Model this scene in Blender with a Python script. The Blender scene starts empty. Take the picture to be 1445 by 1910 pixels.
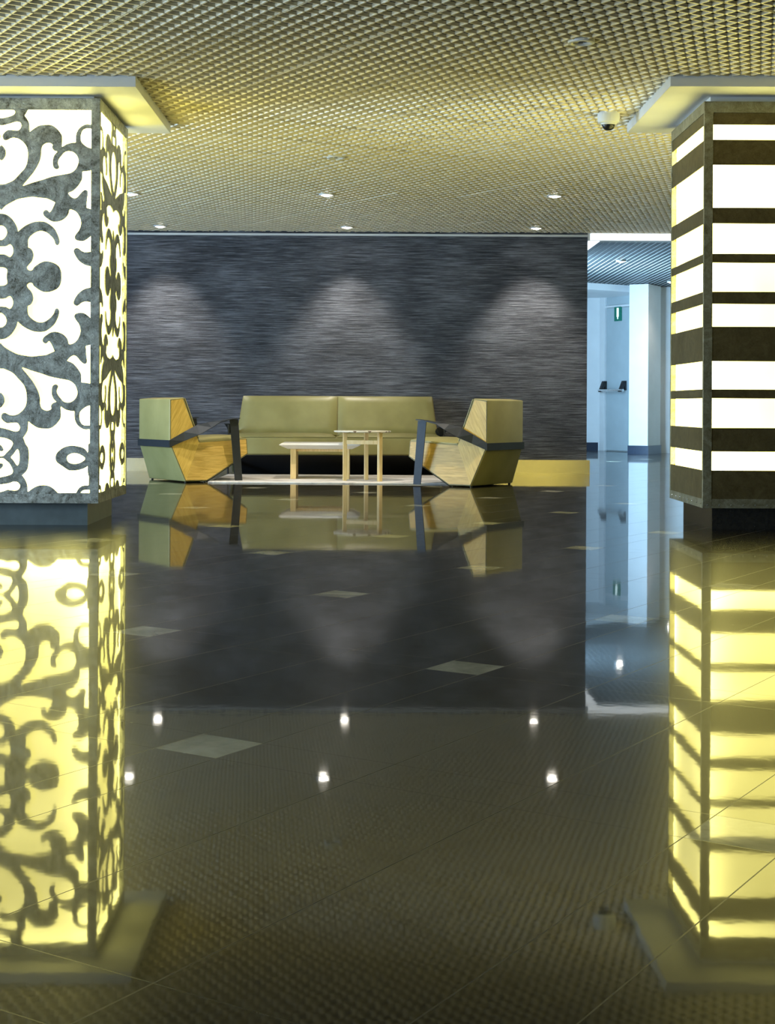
import bpy, bmesh, math, random
import numpy as np
from mathutils import Vector, Matrix
random.seed(7)
C = bpy.context.scene.collection
R = math.radians

# ------------------------------------------------------------------ camera
FPX = 2900.0
cam_d = bpy.data.cameras.new('camera'); cam = bpy.data.objects.new('camera', cam_d); C.objects.link(cam)
cam.location = (0, 0, 0.8)
cam.rotation_euler = (R(90), R(-0.28), 0)
cam_d.sensor_fit = 'HORIZONTAL'; cam_d.sensor_width = 36
cam_d.lens = FPX / 1445 * 36
cam_d.shift_x = (722.5 - 697) / 1445
cam_d.shift_y = (757 - 955) / 1445
cam_d.clip_end = 200
bpy.context.scene.camera = cam
# ------------------------------------------------------------------ world, view
sc = bpy.context.scene
sc.view_settings.view_transform = 'Standard'; sc.view_settings.look = 'None'
sc.view_settings.gamma = 1; sc.view_settings.use_curve_mapping = False
sc.view_settings.exposure = 0.0
w = bpy.data.worlds.new('world'); sc.world = w; w.use_nodes = True
w.node_tree.nodes['Background'].inputs[0].default_value = (0.5, 0.62, 0.8, 1)
w.node_tree.nodes['Background'].inputs[1].default_value = 0.05

def area(name, loc, direction, sx, sy, energy, color):
    d = bpy.data.lights.new(name, 'AREA'); d.shape = 'RECTANGLE'; d.size = sx; d.size_y = sy
    d.energy = energy; d.color = color
    o = bpy.data.objects.new(name, d); C.objects.link(o); o.location = loc
    o.rotation_euler = Vector(direction).to_track_quat('-Z', 'Y').to_euler()
    return o
# daylight through the windows of the place
area('daylight_left', (-6.86, 13.2, 1.6), (1, 0, 0), 2.0, 6.4, 1050, (0.42, 0.66, 1.0))
area('daylight_left_near', (-6.86, 5.0, 1.6), (1, 0, 0), 2.0, 6.6, 850, (0.60, 0.80, 1.0))
area('daylight_corridor', (2.62, 23.2, 1.5), (1, 0, 0), 2.0, 6.2, 1400, (0.42, 0.72, 1.0))

# ------------------------------------------------------------------ material helpers
def mat(name):
    m = bpy.data.materials.new(name); m.use_nodes = True
    nt = m.node_tree; b = nt.nodes['Principled BSDF']
    return m, nt, b
def N(nt, t, **kw):
    n = nt.nodes.new(t)
    for k, v in kw.items():
        if k in ('operation', 'blend_type', 'data_type', 'feature', 'distance', 'noise_dimensions', 'wave_type', 'bands_direction', 'interpolation_type', 'invert'): setattr(n, k, v)
        else: n.inputs[k].default_value = v
    return n
def L(nt, a, b): nt.links.new(a, b)
def M(nt, op, a, b=None, c=None):
    n = nt.nodes.new('ShaderNodeMath'); n.operation = op
    for i, x in enumerate((a, b, c)):
        if x is None: continue
        if isinstance(x, (int, float)): n.inputs[i].default_value = x
        else: nt.links.new(x, n.inputs[i])
    return n.outputs[0]
def ramp(nt, fac, stops):
    r = nt.nodes.new('ShaderNodeValToRGB'); L(nt, fac, r.inputs[0])
    e = r.color_ramp.elements
    e[0].position, e[0].color = stops[0][0], (*stops[0][1], 1)
    e[1].position, e[1].color = stops[-1][0], (*stops[-1][1], 1)
    for p, c in stops[1:-1]:
        x = e.new(p); x.color = (*c, 1)
    return r.outputs[0]
def coords(nt, kind='Object', scale=(1, 1, 1), rot=(0, 0, 0)):
    tc = nt.nodes.new('ShaderNodeTexCoord'); mp = nt.nodes.new('ShaderNodeMapping')
    mp.inputs['Scale'].default_value = scale; mp.inputs['Rotation'].default_value = rot
    L(nt, tc.outputs[kind], mp.inputs[0]); return mp.outputs[0]
def noise(nt, co, scale, detail=3, rough=0.5, dist=0.0):
    n = nt.nodes.new('ShaderNodeTexNoise'); n.inputs['Scale'].default_value = scale
    n.inputs['Detail'].default_value = detail; n.inputs['Roughness'].default_value = rough
    n.inputs['Distortion'].default_value = dist
    L(nt, co, n.inputs['Vector']); return n.outputs['Fac']
def bump(nt, b, h, strength, dist):
    n = nt.nodes.new('ShaderNodeBump'); n.inputs['Strength'].default_value = strength; n.inputs['Distance'].default_value = dist
    L(nt, h, n.inputs['Height']); L(nt, n.outputs[0], b.inputs['Normal'])
def plain(name, col, rough=0.5, metal=0.0, ns=30, var=0.12, bs=0.0):
    m, nt, b = mat(name)
    co = coords(nt); f = noise(nt, co, ns, 3)
    lo = tuple(c * (1 - var) for c in col); hi = tuple(min(1, c * (1 + var)) for c in col)
    L(nt, ramp(nt, f, [(0.3, lo), (0.7, hi)]), b.inputs['Base Color'])
    b.inputs['Roughness'].default_value = rough; b.inputs['Metallic'].default_value = metal
    if bs: bump(nt, b, f, bs, 0.01)
    return m

# floor: dark polished stone, thin joints on a turned grid, pale inset squares
def floor_mat():
    m, nt, b = mat('polished_stone')
    tc = nt.nodes.new('ShaderNodeTexCoord'); sp = nt.nodes.new('ShaderNodeSeparateXYZ'); L(nt, tc.outputs['Object'], sp.inputs[0])
    X, Y = sp.outputs[0], sp.outputs[1]
    u = M(nt, 'ADD', M(nt, 'MULTIPLY', X, 0.515), M(nt, 'MULTIPLY', Y, 0.857))
    v = M(nt, 'ADD', M(nt, 'MULTIPLY', X, -0.857), M(nt, 'MULTIPLY', Y, 0.515))
    u = M(nt, 'SUBTRACT', u, M(nt, 'MULTIPLY', M(nt, 'SUBTRACT', v, 2.208), 0.052))
    def d(x, c, P):
        f = M(nt, 'FRACT', M(nt, 'ADD', M(nt, 'DIVIDE', M(nt, 'SUBTRACT', x, c), P), 100.5))
        return M(nt, 'MULTIPLY', M(nt, 'ABSOLUTE', M(nt, 'SUBTRACT', f, 0.5)), P)
    du, dv = d(u, 4.225, 1.293), d(v, 2.208, 1.307)
    sq = M(nt, 'MULTIPLY', M(nt, 'LESS_THAN', du, 0.0925), M(nt, 'LESS_THAN', dv, 0.0925))
    def line(x):
        a = M(nt, 'LESS_THAN', M(nt, 'ABSOLUTE', M(nt, 'SUBTRACT', x, 0.0925)), 0.0014)
        c = M(nt, 'LESS_THAN', M(nt, 'ABSOLUTE', M(nt, 'SUBTRACT', x, 0.4645)), 0.0014)
        return M(nt, 'MAXIMUM', a, c)
    ln = M(nt, 'MAXIMUM', M(nt, 'MULTIPLY', M(nt, 'LESS_THAN', M(nt, 'ABSOLUTE', M(nt, 'SUBTRACT', du, 0.0925)), 0.0012), 0.6), line(dv))
    co = tc.outputs['Object']
    n1 = noise(nt, co, 90, 6, 0.7); n2 = noise(nt, co, 3.0, 5, 0.6, 1.5)
    dark = ramp(nt, n1, [(0.35, (0.006, 0.005, 0.003)), (0.62, (0.014, 0.0115, 0.007)), (0.75, (0.034, 0.028, 0.017))])
    pale = ramp(nt, n2, [(0.3, (0.20, 0.19, 0.125)), (0.5, (0.34, 0.32, 0.225)), (0.7, (0.50, 0.47, 0.35))])
    mx = nt.nodes.new('ShaderNodeMixRGB'); L(nt, sq, mx.inputs[0]); L(nt, dark, mx.inputs[1]); L(nt, pale, mx.inputs[2])
    mx2 = nt.nodes.new('ShaderNodeMixRGB'); L(nt, ln, mx2.inputs[0]); L(nt, mx.outputs[0], mx2.inputs[1]); mx2.inputs[2].default_value = (0.10, 0.085, 0.05, 1)
    L(nt, mx2.outputs[0], b.inputs['Base Color'])
    r = M(nt, 'ADD', M(nt, 'MULTIPLY', n2, 0.03), 0.016)
    r = M(nt, 'ADD', r, M(nt, 'MULTIPLY', ln, 0.4)); L(nt, r, b.inputs['Roughness'])
    b.inputs['IOR'].default_value = 1.31
    n3 = noise(nt, co, 7, 3); bump(nt, b, n3, 0.10, 0.0013)
    # a weak second, softer sheen of the worn polish
    b2 = nt.nodes.new('ShaderNodeBsdfPrincipled'); b2.inputs['IOR'].default_value = 1.31; b2.inputs['Roughness'].default_value = 0.26
    L(nt, mx2.outputs[0], b2.inputs['Base Color'])
    ms = nt.nodes.new('ShaderNodeMixShader'); ms.inputs[0].default_value = 0.3
    L(nt, b.outputs[0], ms.inputs[1]); L(nt, b2.outputs[0], ms.inputs[2])
    L(nt, ms.outputs[0], nt.nodes['Material Output'].inputs[0])
    return m
MF = floor_mat()

def grass_mat():          # dark horizontally streaked wallcovering
    m, nt, b = mat('grasscloth')
    co = coords(nt, 'Object', (1.1, 1, 44)); f = noise(nt, co, 2.4, 8, 0.72, 0.25)
    co2 = coords(nt, 'Object', (1, 1, 2)); g = noise(nt, co2, 1.6, 3)
    s = M(nt, 'ADD', M(nt, 'MULTIPLY', f, 0.8), M(nt, 'MULTIPLY', g, 0.2))
    L(nt, ramp(nt, s, [(0.40, (0.014, 0.017, 0.024)), (0.5, (0.082, 0.090, 0.110)), (0.60, (0.25, 0.27, 0.315))]), b.inputs['Base Color'])
    b.inputs['Roughness'].default_value = 0.42
    bump(nt, b, f, 0.6, 0.03)
    return m
MG = grass_mat()

def swirl_metal(name, lo, hi, rough=0.38, sc_=6):
    m, nt, b = mat(name)
    co = coords(nt); f = noise(nt, co, sc_, 7, 0.68, 2.2); g = noise(nt, co, sc_ * 9, 5, 0.7, 1.5)
    s = M(nt, 'ADD', M(nt, 'MULTIPLY', f, 0.6), M(nt, 'MULTIPLY', g, 0.4))
    L(nt, ramp(nt, s, [(0.36, lo), (0.5, tuple((a + c) / 2 for a, c in zip(lo, hi))), (0.64, hi)]), b.inputs['Base Color'])
    b.inputs['Metallic'].default_value = 0.45
    L(nt, M(nt, 'ADD', M(nt, 'MULTIPLY', g, 0.35), rough - 0.15), b.inputs['Roughness'])
    bump(nt, b, g, 0.35, 0.01)
    return m
MZ = swirl_metal('galvanised_steel', (0.045, 0.04, 0.018), (0.56, 0.58, 0.53))
MB_ = swirl_metal('dark_bronze', (0.10, 0.075, 0.025), (0.20, 0.16, 0.07), 0.45)
MBP = swirl_metal('brushed_bronze_post', (0.17, 0.15, 0.07), (0.46, 0.45, 0.34), 0.38)

def wood_mat(name, lo, hi, rot=(0, 0, 0)):
    m, nt, b = mat(name)
    c0 = coords(nt, 'Object', (1, 1, 1), rot); mp = nt.nodes.new('ShaderNodeMapping'); mp.inputs['Scale'].default_value = (2.2, 2.2, 26); L(nt, c0, mp.inputs[0]); co = mp.outputs[0]; f = noise(nt, co, 2.2, 6, 0.62, 0.8)
    L(nt, ramp(nt, f, [(0.3, lo), (0.7, hi)]), b.inputs['Base Color'])
    b.inputs['Roughness'].default_value = 0.42
    return m
MW = wood_mat('oak_veneer', (0.52, 0.31, 0.05), (0.84, 0.58, 0.16))
MW2 = wood_mat('oak_veneer_slanted', (0.60, 0.36, 0.05), (0.92, 0.66, 0.17), (0, R(62), 0))
MLW = wood_mat('light_oak', (0.70, 0.50, 0.20), (0.90, 0.72, 0.40), (0, R(90), 0))
def leather():
    m, nt, b = mat('olive_leather')
    co = coords(nt); f = noise(nt, co, 3, 3); g = noise(nt, co, 220, 2)
    L(nt, ramp(nt, f, [(0.3, (0.31, 0.28, 0.10)), (0.7, (0.41, 0.37, 0.145))]), b.inputs['Base Color'])
    b.inputs['Roughness'].default_value = 0.40
    bump(nt, b, g, 0.1, 0.002); return m
ML = leather()
MPIPE = plain('dark_piping', (0.03, 0.03, 0.02), 0.5)
MSHD = plain('underside_shade_black', (0.012, 0.011, 0.011), 0.9)  # near-black colour imitating the shade below the seats
MS = plain('blue_black_steel', (0.022, 0.027, 0.032), 0.5, 0.0)
MWH = plain('white_paint', (0.78, 0.80, 0.80), 0.5, 0, 4, 0.03)
MWC = plain('corridor_white_paint', (0.82, 0.84, 0.86), 0.55, 0, 4, 0.03)
MDOOR = plain('pale_grey_door_paint', (0.50, 0.58, 0.62), 0.45, 0, 4, 0.04)
MBLK = plain('black_plastic', (0.012, 0.012, 0.014), 0.3)
MDK = plain('dark_skirting', (0.018, 0.03, 0.06), 0.3)
MPL = plain('grey_plinth_laminate', (0.16, 0.20, 0.21), 0.35, 0.2, 12, 0.1)
MPD = plain('black_stone_plinth', (0.018, 0.016, 0.012), 0.25, 0, 40, 0.3)
MCEIL = plain('ceiling_grid_metal', (0.86, 0.79, 0.60), 0.4, 0.1, 8, 0.05)
MCEILC = plain('ceiling_slat_metal', (0.34, 0.36, 0.36), 0.5, 0.0, 8, 0.05)
MVOID = plain('dark_plenum', (0.03, 0.027, 0.02), 0.9)
MSKIRT = plain('brushed_steel_skirting', (0.78, 0.68, 0.46), 0.22, 0.9, 20, 0.05)
MTW = plain('white_tabletop', (0.80, 0.79, 0.74), 0.35, 0, 10, 0.04)
MCHR = plain('chrome', (0.8, 0.8, 0.8), 0.15, 1.0)
MGR = plain('green_plate', (0.0, 0.20, 0.13), 0.4)
def terrazzo():
    m, nt, b = mat('speckled_tabletop'); co = coords(nt)
    v = nt.nodes.new('ShaderNodeTexVoronoi'); v.inputs['Scale'].default_value = 17; L(nt, co, v.inputs['Vector'])
    L(nt, ramp(nt, v.outputs['Distance'], [(0.26, (0.16, 0.10, 0.05)), (0.34, (0.80, 0.76, 0.62))]), b.inputs['Base Color'])
    b.inputs['Roughness'].default_value = 0.35; return m
MT = terrazzo()
def rug_mat():
    m, nt, b = mat('rug_weave')
    co = coords(nt, 'Object', (1, 2.5, 1)); f = noise(nt, co, 2.4, 5, 0.65, 0.8); g = noise(nt, coords(nt, 'Object', (6, 90, 1)), 3, 3)
    s = M(nt, 'ADD', M(nt, 'MULTIPLY', f, 0.75), M(nt, 'MULTIPLY', g, 0.25))
    L(nt, ramp(nt, s, [(0.36, (0.34, 0.31, 0.29)), (0.45, (0.72, 0.67, 0.60)), (0.6, (0.85, 0.82, 0.77))]), b.inputs['Base Color'])
    b.inputs['Roughness'].default_value = 0.95; bump(nt, b, g, 0.4, 0.01); return m
MR = rug_mat()
def emit(name, col, s):
    m, nt, b = mat(name); b.inputs['Base Color'].default_value = (0.8, 0.8, 0.8, 1)
    b.inputs['Emission Color'].default_value = (*col, 1); b.inputs['Emission Strength'].default_value = s; return m
MLAMP = emit('lamp_lens', (1.0, 0.93, 0.80), 60)
def lightbox_mat(hx, hy, z0, z1):
    # acrylic diffuser with tubes behind it along its edges
    m, nt, b = mat('lit_acrylic'); co = coords(nt); f = noise(nt, co, 1.7, 2)
    sp = nt.nodes.new('ShaderNodeSeparateXYZ'); L(nt, co, sp.inputs[0])
    ax = M(nt, 'SUBTRACT', hx, M(nt, 'ABSOLUTE', sp.outputs[0])); ay = M(nt, 'SUBTRACT', hy, M(nt, 'ABSOLUTE', sp.outputs[1]))
    dd = M(nt, 'MAXIMUM', ax, ay)      # distance to the vertical edge on either face
    dz = M(nt, 'MINIMUM', M(nt, 'SUBTRACT', z1, sp.outputs[2]), M(nt, 'SUBTRACT', sp.outputs[2], z0))
    e = M(nt, 'ADD', M(nt, 'POWER', 2.718, M(nt, 'MULTIPLY', dd, -10.0)), M(nt, 'POWER', 2.718, M(nt, 'MULTIPLY', dz, -5.5)))
    s = M(nt, 'ADD', M(nt, 'MULTIPLY', e, 0.8), M(nt, 'MULTIPLY', f, 0.4))
    L(nt, ramp(nt, s, [(0.12, (0.24, 0.21, 0.045)), (0.35, (0.36, 0.32, 0.085)), (1.0, (1.0, 0.91, 0.26))]), b.inputs['Emission Color'])
    b.inputs['Emission Strength'].default_value = 14.0
    b.inputs['Base Color'].default_value = (0.7, 0.7, 0.6, 1); b.inputs['Roughness'].default_value = 0.5
    return m

# ------------------------------------------------------------------ geometry helpers
class MBD:
    def __init__(s): s.v = []; s.f = []
    def poly(s, pts, faces):
        o = len(s.v); s.v += [tuple(p) for p in pts]; s.f += [tuple(i + o for i in f) for f in faces]; return s
    def box(s, x0, x1, y0, y1, z0, z1):
        return s.poly([(x0,y0,z0),(x1,y0,z0),(x1,y1,z0),(x0,y1,z0),(x0,y0,z1),(x1,y0,z1),(x1,y1,z1),(x0,y1,z1)],
                      [(0,3,2,1),(4,5,6,7),(0,1,5,4),(1,2,6,5),(2,3,7,6),(3,0,4,7)])
    def hexa(s, b, t):   # bottom quad, top quad
        return s.poly(list(b) + list(t), [(0,3,2,1),(4,5,6,7),(0,1,5,4),(1,2,6,5),(2,3,7,6),(3,0,4,7)])
    def prism(s, pts, z0, z1):
        n = len(pts); a = [(x, y, z0) for x, y in pts] + [(x, y, z1) for x, y in pts]
        return s.poly(a, [tuple(range(n))[::-1], tuple(range(n, 2*n))] + [(i, (i+1) % n, (i+1) % n + n, i + n) for i in range(n)])
    def lathe(s, prof, n=32, c=(0, 0, 0)):
        o = len(s.v); k = len(prof)
        for i in range(n):
            a = 2*math.pi*i/n
            for r, z in prof: s.v.append((c[0] + r*math.cos(a), c[1] + r*math.sin(a), c[2] + z))
        for i in range(n):
            j = (i+1) % n
            for q in range(k-1): s.f.append((o+i*k+q, o+j*k+q, o+j*k+q+1, o+i*k+q+1))
        return s
    def cyl(s, p, q, r, n=12):
        p, q = Vector(p), Vector(q); d = (q-p).normalized(); a = d.orthogonal().normalized(); b = d.cross(a)
        ring = [a*math.cos(2*math.pi*i/n)*r + b*math.sin(2*math.pi*i/n)*r for i in range(n)]
        return s.poly([p+x for x in ring] + [q+x for x in ring], [tuple(range(n))[::-1], tuple(range(n, 2*n))] + [(i, (i+1) % n, (i+1) % n+n, i+n) for i in range(n)])
    def build(s, name, m, parent=None, bev=0, seg=2, smooth=False, fixn=True):
        me = bpy.data.meshes.new(name); me.from_pydata([tuple(p) for p in s.v], [], s.f); me.materials.append(m)
        if fixn:
            bm = bmesh.new(); bm.from_mesh(me); bmesh.ops.recalc_face_normals(bm, faces=bm.faces)
            if bev: bmesh.ops.bevel(bm, geom=[e for e in bm.edges if len(e.link_faces) == 2 and e.calc_face_angle(0) > 0.3], offset=bev, segments=seg, profile=0.6, affect='EDGES', clamp_overlap=True)
            bm.to_mesh(me); bm.free()
        if smooth:
            for p in me.polygons: p.use_smooth = True
            try: me.set_sharp_from_angle(angle=R(38))
            except Exception: pass
        o = bpy.data.objects.new(name, me); C.objects.link(o)
        if parent: o.parent = parent
        return o
def root(name, label, cat, loc=(0, 0, 0), rz=0, group=None):
    o = bpy.data.objects.new(name, None); C.objects.link(o); o.location = loc; o.rotation_euler = (0, 0, rz)
    o['label'] = label; o['category'] = cat
    if group: o['group'] = group
    return o
def struct(o, label=None, cat=None):
    o['kind'] = 'structure'
    if label: o['label'] = label
    if cat: o['category'] = cat
    return o

# ------------------------------------------------------------------ room shell
H = 2.893
YW = 18.75; XE = 2.567
struct(MBD().box(-7.2, 7.4, -3.2, 29, -0.2, 0).build('floor', MF), 'dark polished stone floor with thin joints and pale inset squares', 'floor')
struct(MBD().box(-7.0, XE, YW, YW+0.2, 0, 3.35).build('wall_back', MG), 'dark grey-blue textured wall washed by spotlights behind the sofa', 'wall')
def wall_with_hole(name, axis, at, a0, a1, h0, h1, z0, z1, th, m):
    b = MBD()
    segs = [(a0, h0, 0, 3.35), (h1, a1, 0, 3.35), (h0, h1, 0, z0), (h0, h1, z1, 3.35)]
    for p, q, s0, s1 in segs:
        if axis == 'x': b.box(at, at+th, p, q, s0, s1)
        else: b.box(p, q, at, at+th, s0, s1)
    return b.build(name, m)
struct(wall_with_hole('wall_left', 'x', -7.2, -3.2, 9.2, 1.6, 8.4, 0.6, 2.6, 0.2, MWH), 'white side wall left of the viewpoint', 'wall')
struct(wall_with_hole('wall_left', 'x', -7.2, 9.2, 19, 9.9, 16.5, 0.6, 2.6, 0.2, MWH), 'white side wall left of the lounge', 'wall')
struct(MBD().box(7.2, 7.4, -3.2, 29, 0, 3.35).build('wall_right', plain('warm_beige_paint', (0.30, 0.25, 0.15), 0.6, 0, 4, 0.03)), 'beige side wall far right of the hall', 'wall')
struct(MBD().box(-7.0, 7.2, -3.2, -3.0, 0, 3.35).build('wall_rear', MWH), 'white rear wall behind the viewpoint', 'wall')
struct(wall_with_hole('wall_corridor_left', 'x', XE-0.2, YW+0.2, 28.45, 20.0, 26.4, 0.5, 2.5, 0.2, MWC), 'white corridor wall behind the dark wall', 'wall')
def window(name, axis, at, a0, a1, z0, z1, lab):
    b = MBD(); t = 0.05
    n = 4
    bars = [(a0, a1, z0, z0+t), (a0, a1, z1-t, z1)] + [(a0+(a1-a0-t)*i/n, a0+(a1-a0-t)*i/n+t, z0, z1) for i in range(n+1)]
    for p, q, s0, s1 in bars:
        if axis == 'x': b.box(at, at+0.05, p, q, s0, s1)
        else: b.box(p, q, at, at+0.05, s0, s1)
    struct(b.build(name, MWH), lab, 'window')
window('window_1', 'x', -7.0-0.1, 9.9, 16.5, 0.6, 2.6, 'wide window in the left side wall')
window('window_2', 'x', -7.0-0.1, 1.6, 8.4, 0.6, 2.6, 'wide window in the left wall nearer the viewpoint')
window('window_3', 'x', XE-0.12, 20.0, 26.4, 0.5, 2.5, 'window in the corridor wall')
# skirting of the dark wall (runs round the wall end)
struct(MBD().prism([(-7, YW-0.03), (XE+0.035, YW-0.03), (XE+0.035, YW+0.2), (XE, YW+0.2), (XE, YW), (-7, YW)], 0, 0.158).build('baseboard_back', MSKIRT), 'brushed metal skirting along the dark wall', 'skirting')
struct(MBD().box(-7, XE, YW-0.02, YW, H-0.045, H-0.02).build('trim_1', MWH), 'thin white trim line between dark wall and ceiling', 'trim')
# beam framing the corridor opening
struct(MBD().prism([(XE+0.002, YW-0.02), (7.2, YW-0.02), (7.2, YW+0.16), (XE+0.15, YW+0.16), (XE+0.15, 28.4), (XE+0.002, 28.4)], H-0.09, H+0.08).build('trim_2', MWH), 'white beam over the corridor opening', 'trim')
MGLOW = emit('cove_diffuser', (0.88, 0.96, 1.0), 1.5)
cove = MBD().prism([(XE+0.03, YW-0.026), (7.18, YW-0.026), (7.18, YW-0.0205), (XE+0.03, YW-0.0205)], H-0.085, H-0.005)
cove.prism([(XE+0.01, YW), (XE+0.146, YW), (XE+0.146, 28.3), (XE+0.01, 28.3)], H-0.098, H-0.091)
cove = cove.build('cove_light', MGLOW)
cove['label'] = 'bright white glowing strip along the beam over the corridor opening'; cove['category'] = 'ceiling light'

# corridor
dA = Vector((4.15, 28.45)); dd_ = Vector((0.5, -0.866))
struct(MBD().box(XE-0.2, 4.15, 28.45, 28.65, 0, 3.35).build('wall_corridor_end', MWC), 'pale blue-white wall at the corridor end left of the door', 'wall')
dn = Vector((-0.866, -0.5))
def dpt(s, n_=0.0): p = dA + dd_*s + dn*n_; return (p.x, p.y)
def dbox(b, s0, s1, n0, n1, z0, z1):
    q = [dpt(s0, n0), dpt(s1, n0), dpt(s1, n1), dpt(s0, n1)]
    return b.prism(q, z0, z1)
struct(dbox(MBD(), 0.0, 1.5, -0.2, -0.05, 0, 3.35).build('wall_corridor_door', MWC), 'pale wall holding the emergency door', 'wall')
door = root('door_1', 'pale grey-blue emergency exit door with a push bar at the corridor end', 'door', (*dpt(0.14), 0)); struct(door)
def dloc(b): 
    lx, ly = dpt(0.14); b.v = [(x-lx, y-ly, z) for x, y, z in b.v]; return b
fr = MBD(); dbox(fr, 0.0, 0.14, -0.05, 0.03, 0, 2.86); dbox(fr, 1.2, 1.3, -0.05, 0.03, 0, 2.86); dbox(fr, 0.14, 1.2, -0.05, 0.02, 2.60, 2.64)
dloc(fr).build('door_frame', MWC, door, 0.004)
dloc(dbox(MBD(), 0.16, 1.19, -0.045, 0.0, 0.015, 2.595)).build('door_leaf', MDOOR, door, 0.004)
dloc(dbox(MBD(), 0.15, 1.2, -0.045, -0.01, 2.645, 2.86)).build('transom_panel', MDOOR, door, 0.003)
pb = MBD(); a = dpt(0.10, 0.13); c_ = dpt(0.80, 0.13); pb.cyl((*a, 1.10), (*c_, 1.10), 0.022)
bar = dloc(pb).build('push_bar', MCHR, door, smooth=True)
for s in (0.12, 0.68):
    q = MBD()
    p0, p1, p2, p3 = dpt(s, 0.0), dpt(s+0.07, 0.0), dpt(s+0.07, 0.15), dpt(s, 0.15)
    q.hexa([(*dpt(s, 0.10), 1.07), (*dpt(s+0.06, 0.10), 1.07), (*dpt(s+0.06, 0.16), 1.07), (*dpt(s, 0.16), 1.07)],
           [(*dpt(s, 0.0), 1.27), (*dpt(s+0.06, 0.0), 1.27), (*dpt(s+0.06, 0.07), 1.27), (*dpt(s, 0.07), 1.27)])
    q.hexa([(*dpt(s, 0.0), 1.10), (*dpt(s+0.06, 0.0), 1.10), (*dpt(s+0.06, 0.04), 1.10), (*dpt(s, 0.04), 1.10)],
           [(*dpt(s, 0.0), 1.27), (*dpt(s+0.06, 0.0), 1.27), (*dpt(s+0.06, 0.05), 1.27), (*dpt(s, 0.05), 1.27)])
    dloc(q).build('bar_bracket', MBLK, bar, 0.004)
# green exit sign on the door
sign = root('exit_sign', 'small green sign with a white arrow pictogram on the grey emergency door', 'sign', (*dpt(0.50, 0.005), 2.35))
def sloc(b):
    lx, ly = dpt(0.50, 0.005); b.v = [(x-lx, y-ly, z-2.35) for x, y, z in b.v]; return b
plate = sloc(dbox(MBD(), 0.40, 0.60, 0.002, 0.02, 2.35, 2.61)).build('plate', MGR, sign, 0.003)
MSW = emit('glowing_white', (0.75, 1.0, 0.9), 0.9)
q = MBD(); dbox(q, 0.475, 0.53, 0.02, 0.024, 2.425, 2.585); dbox(q, 0.49, 0.515, 0.02, 0.024, 2.385, 2.43)
sloc(q).build('pictogram', MSW, plate)
# pillar
pk = Vector((4.652, 26.4)); pl = Vector((-0.866, 0.5)); pr = Vector((0.5, 0.866))
def pil(o): 
    k = pk - (pl+pr).normalized()*0 
    a = k - pl*o - pr*o
    return [tuple(a), tuple(a + pr*(0.62+2*o)), tuple(a + pr*(0.62+2*o) + pl*(0.34+2*o)), tuple(a + pl*(0.34+2*o))]
struct(MBD().prism(pil(0), 0, H).build('wall_corridor_pillar', MWC), 'white square pillar standing right of the emergency door', 'pillar')
struct(MBD().prism(pil(0.015), 0, 0.145).build('baseboard_pillar', MDK), 'dark blue skirting round the white pillar', 'skirting')
struct(MBD().box(4.9, 7.2, 27.2, 27.4, 0, 3.35).build('wall_corridor_right', MWC), 'bright white wall right of the pillar', 'wall')
struct(MBD().box(XE, 4.10, 28.43, 28.45, 0, 0.15).build('baseboard_corridor', MDK), 'dark skirting left of the emergency door', 'skirting')
struct(MBD().prism([(2.8, 25.75), (7.2, 28.95), (2.8, 28.95)], H-0.10, H+0.02).build('trim_3', MWC), 'white bulkhead edge at the far end of the corridor ceiling', 'trim')

# ------------------------------------------------------------------ ceiling: open cell grid panels turned by 31 degrees
def quad_bars(bars):
    V = np.array(bars, dtype=float).reshape(-1, 3); n = len(V)//8
    base = np.array([(0,3,2,1),(4,5,6,7),(0,1,5,4),(1,2,6,5),(2,3,7,6),(3,0,4,7)])
    F = (base[None] + (np.arange(n)*8)[:, None, None]).reshape(-1, 4)
    return V, F
def mesh_np(name, V, F, m):
    me = bpy.data.meshes.new(name)
    me.vertices.add(len(V)); me.vertices.foreach_set('co', V.ravel())
    me.loops.add(len(F)*4); me.polygons.add(len(F))
    me.loops.foreach_set('vertex_index', F.ravel().astype(np.int32))
    me.polygons.foreach_set('loop_start', (np.arange(len(F))*4).astype(np.int32))
    me.polygons.foreach_set('loop_total', np.full(len(F), 4, np.int32))
    me.polygons.foreach_set('use_smooth', np.zeros(len(F), bool))
    me.update(calc_edges=True); me.validate(); me.materials.append(m)
    o = bpy.data.objects.new(name, me); C.objects.link(o); return o
P = 0.70; pitch = P/8; th = 0.011; hh = 0.017
ea = np.array([math.cos(R(31)), math.sin(R(31))]); eb = np.array([-ea[1], ea[0]])
anc = np.array([1.664, 8.776])
def barbox(p, q, w0, w1, z0, z1):    # p, q 2-D ends; w half widths bottom and top
    d = (q-p)/np.linalg.norm(q-p); n = np.array([-d[1], d[0]])
    out = []
    for z, w_ in ((z0, w0), (z1, w1)):
        out += [(*(p-n*w_), z), (*(q-n*w_), z), (*(q+n*w_), z), (*(p+n*w_), z)]
    return out
bars = []
rng = np.random.RandomState(3)
def inside(p): return -6.95 < p[0] < 7.15 and -2.95 < p[1] < YW-0.03
def clipseg(p, q):
    t0, t1 = 0.0, 1.0; d = q-p
    for ax, lo, hi in ((0, -6.98, 7.18), (1, -2.98, YW-0.025)):
        if abs(d[ax]) < 1e-9:
            if not lo < p[ax] < hi: return None
            continue
        a, b_ = (lo-p[ax])/d[ax], (hi-p[ax])/d[ax]
        if a > b_: a, b_ = b_, a
        t0, t1 = max(t0, a), min(t1, b_)
    if t1-t0 < 0.02: return None
    return p+d*t0, p+d*t1
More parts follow.
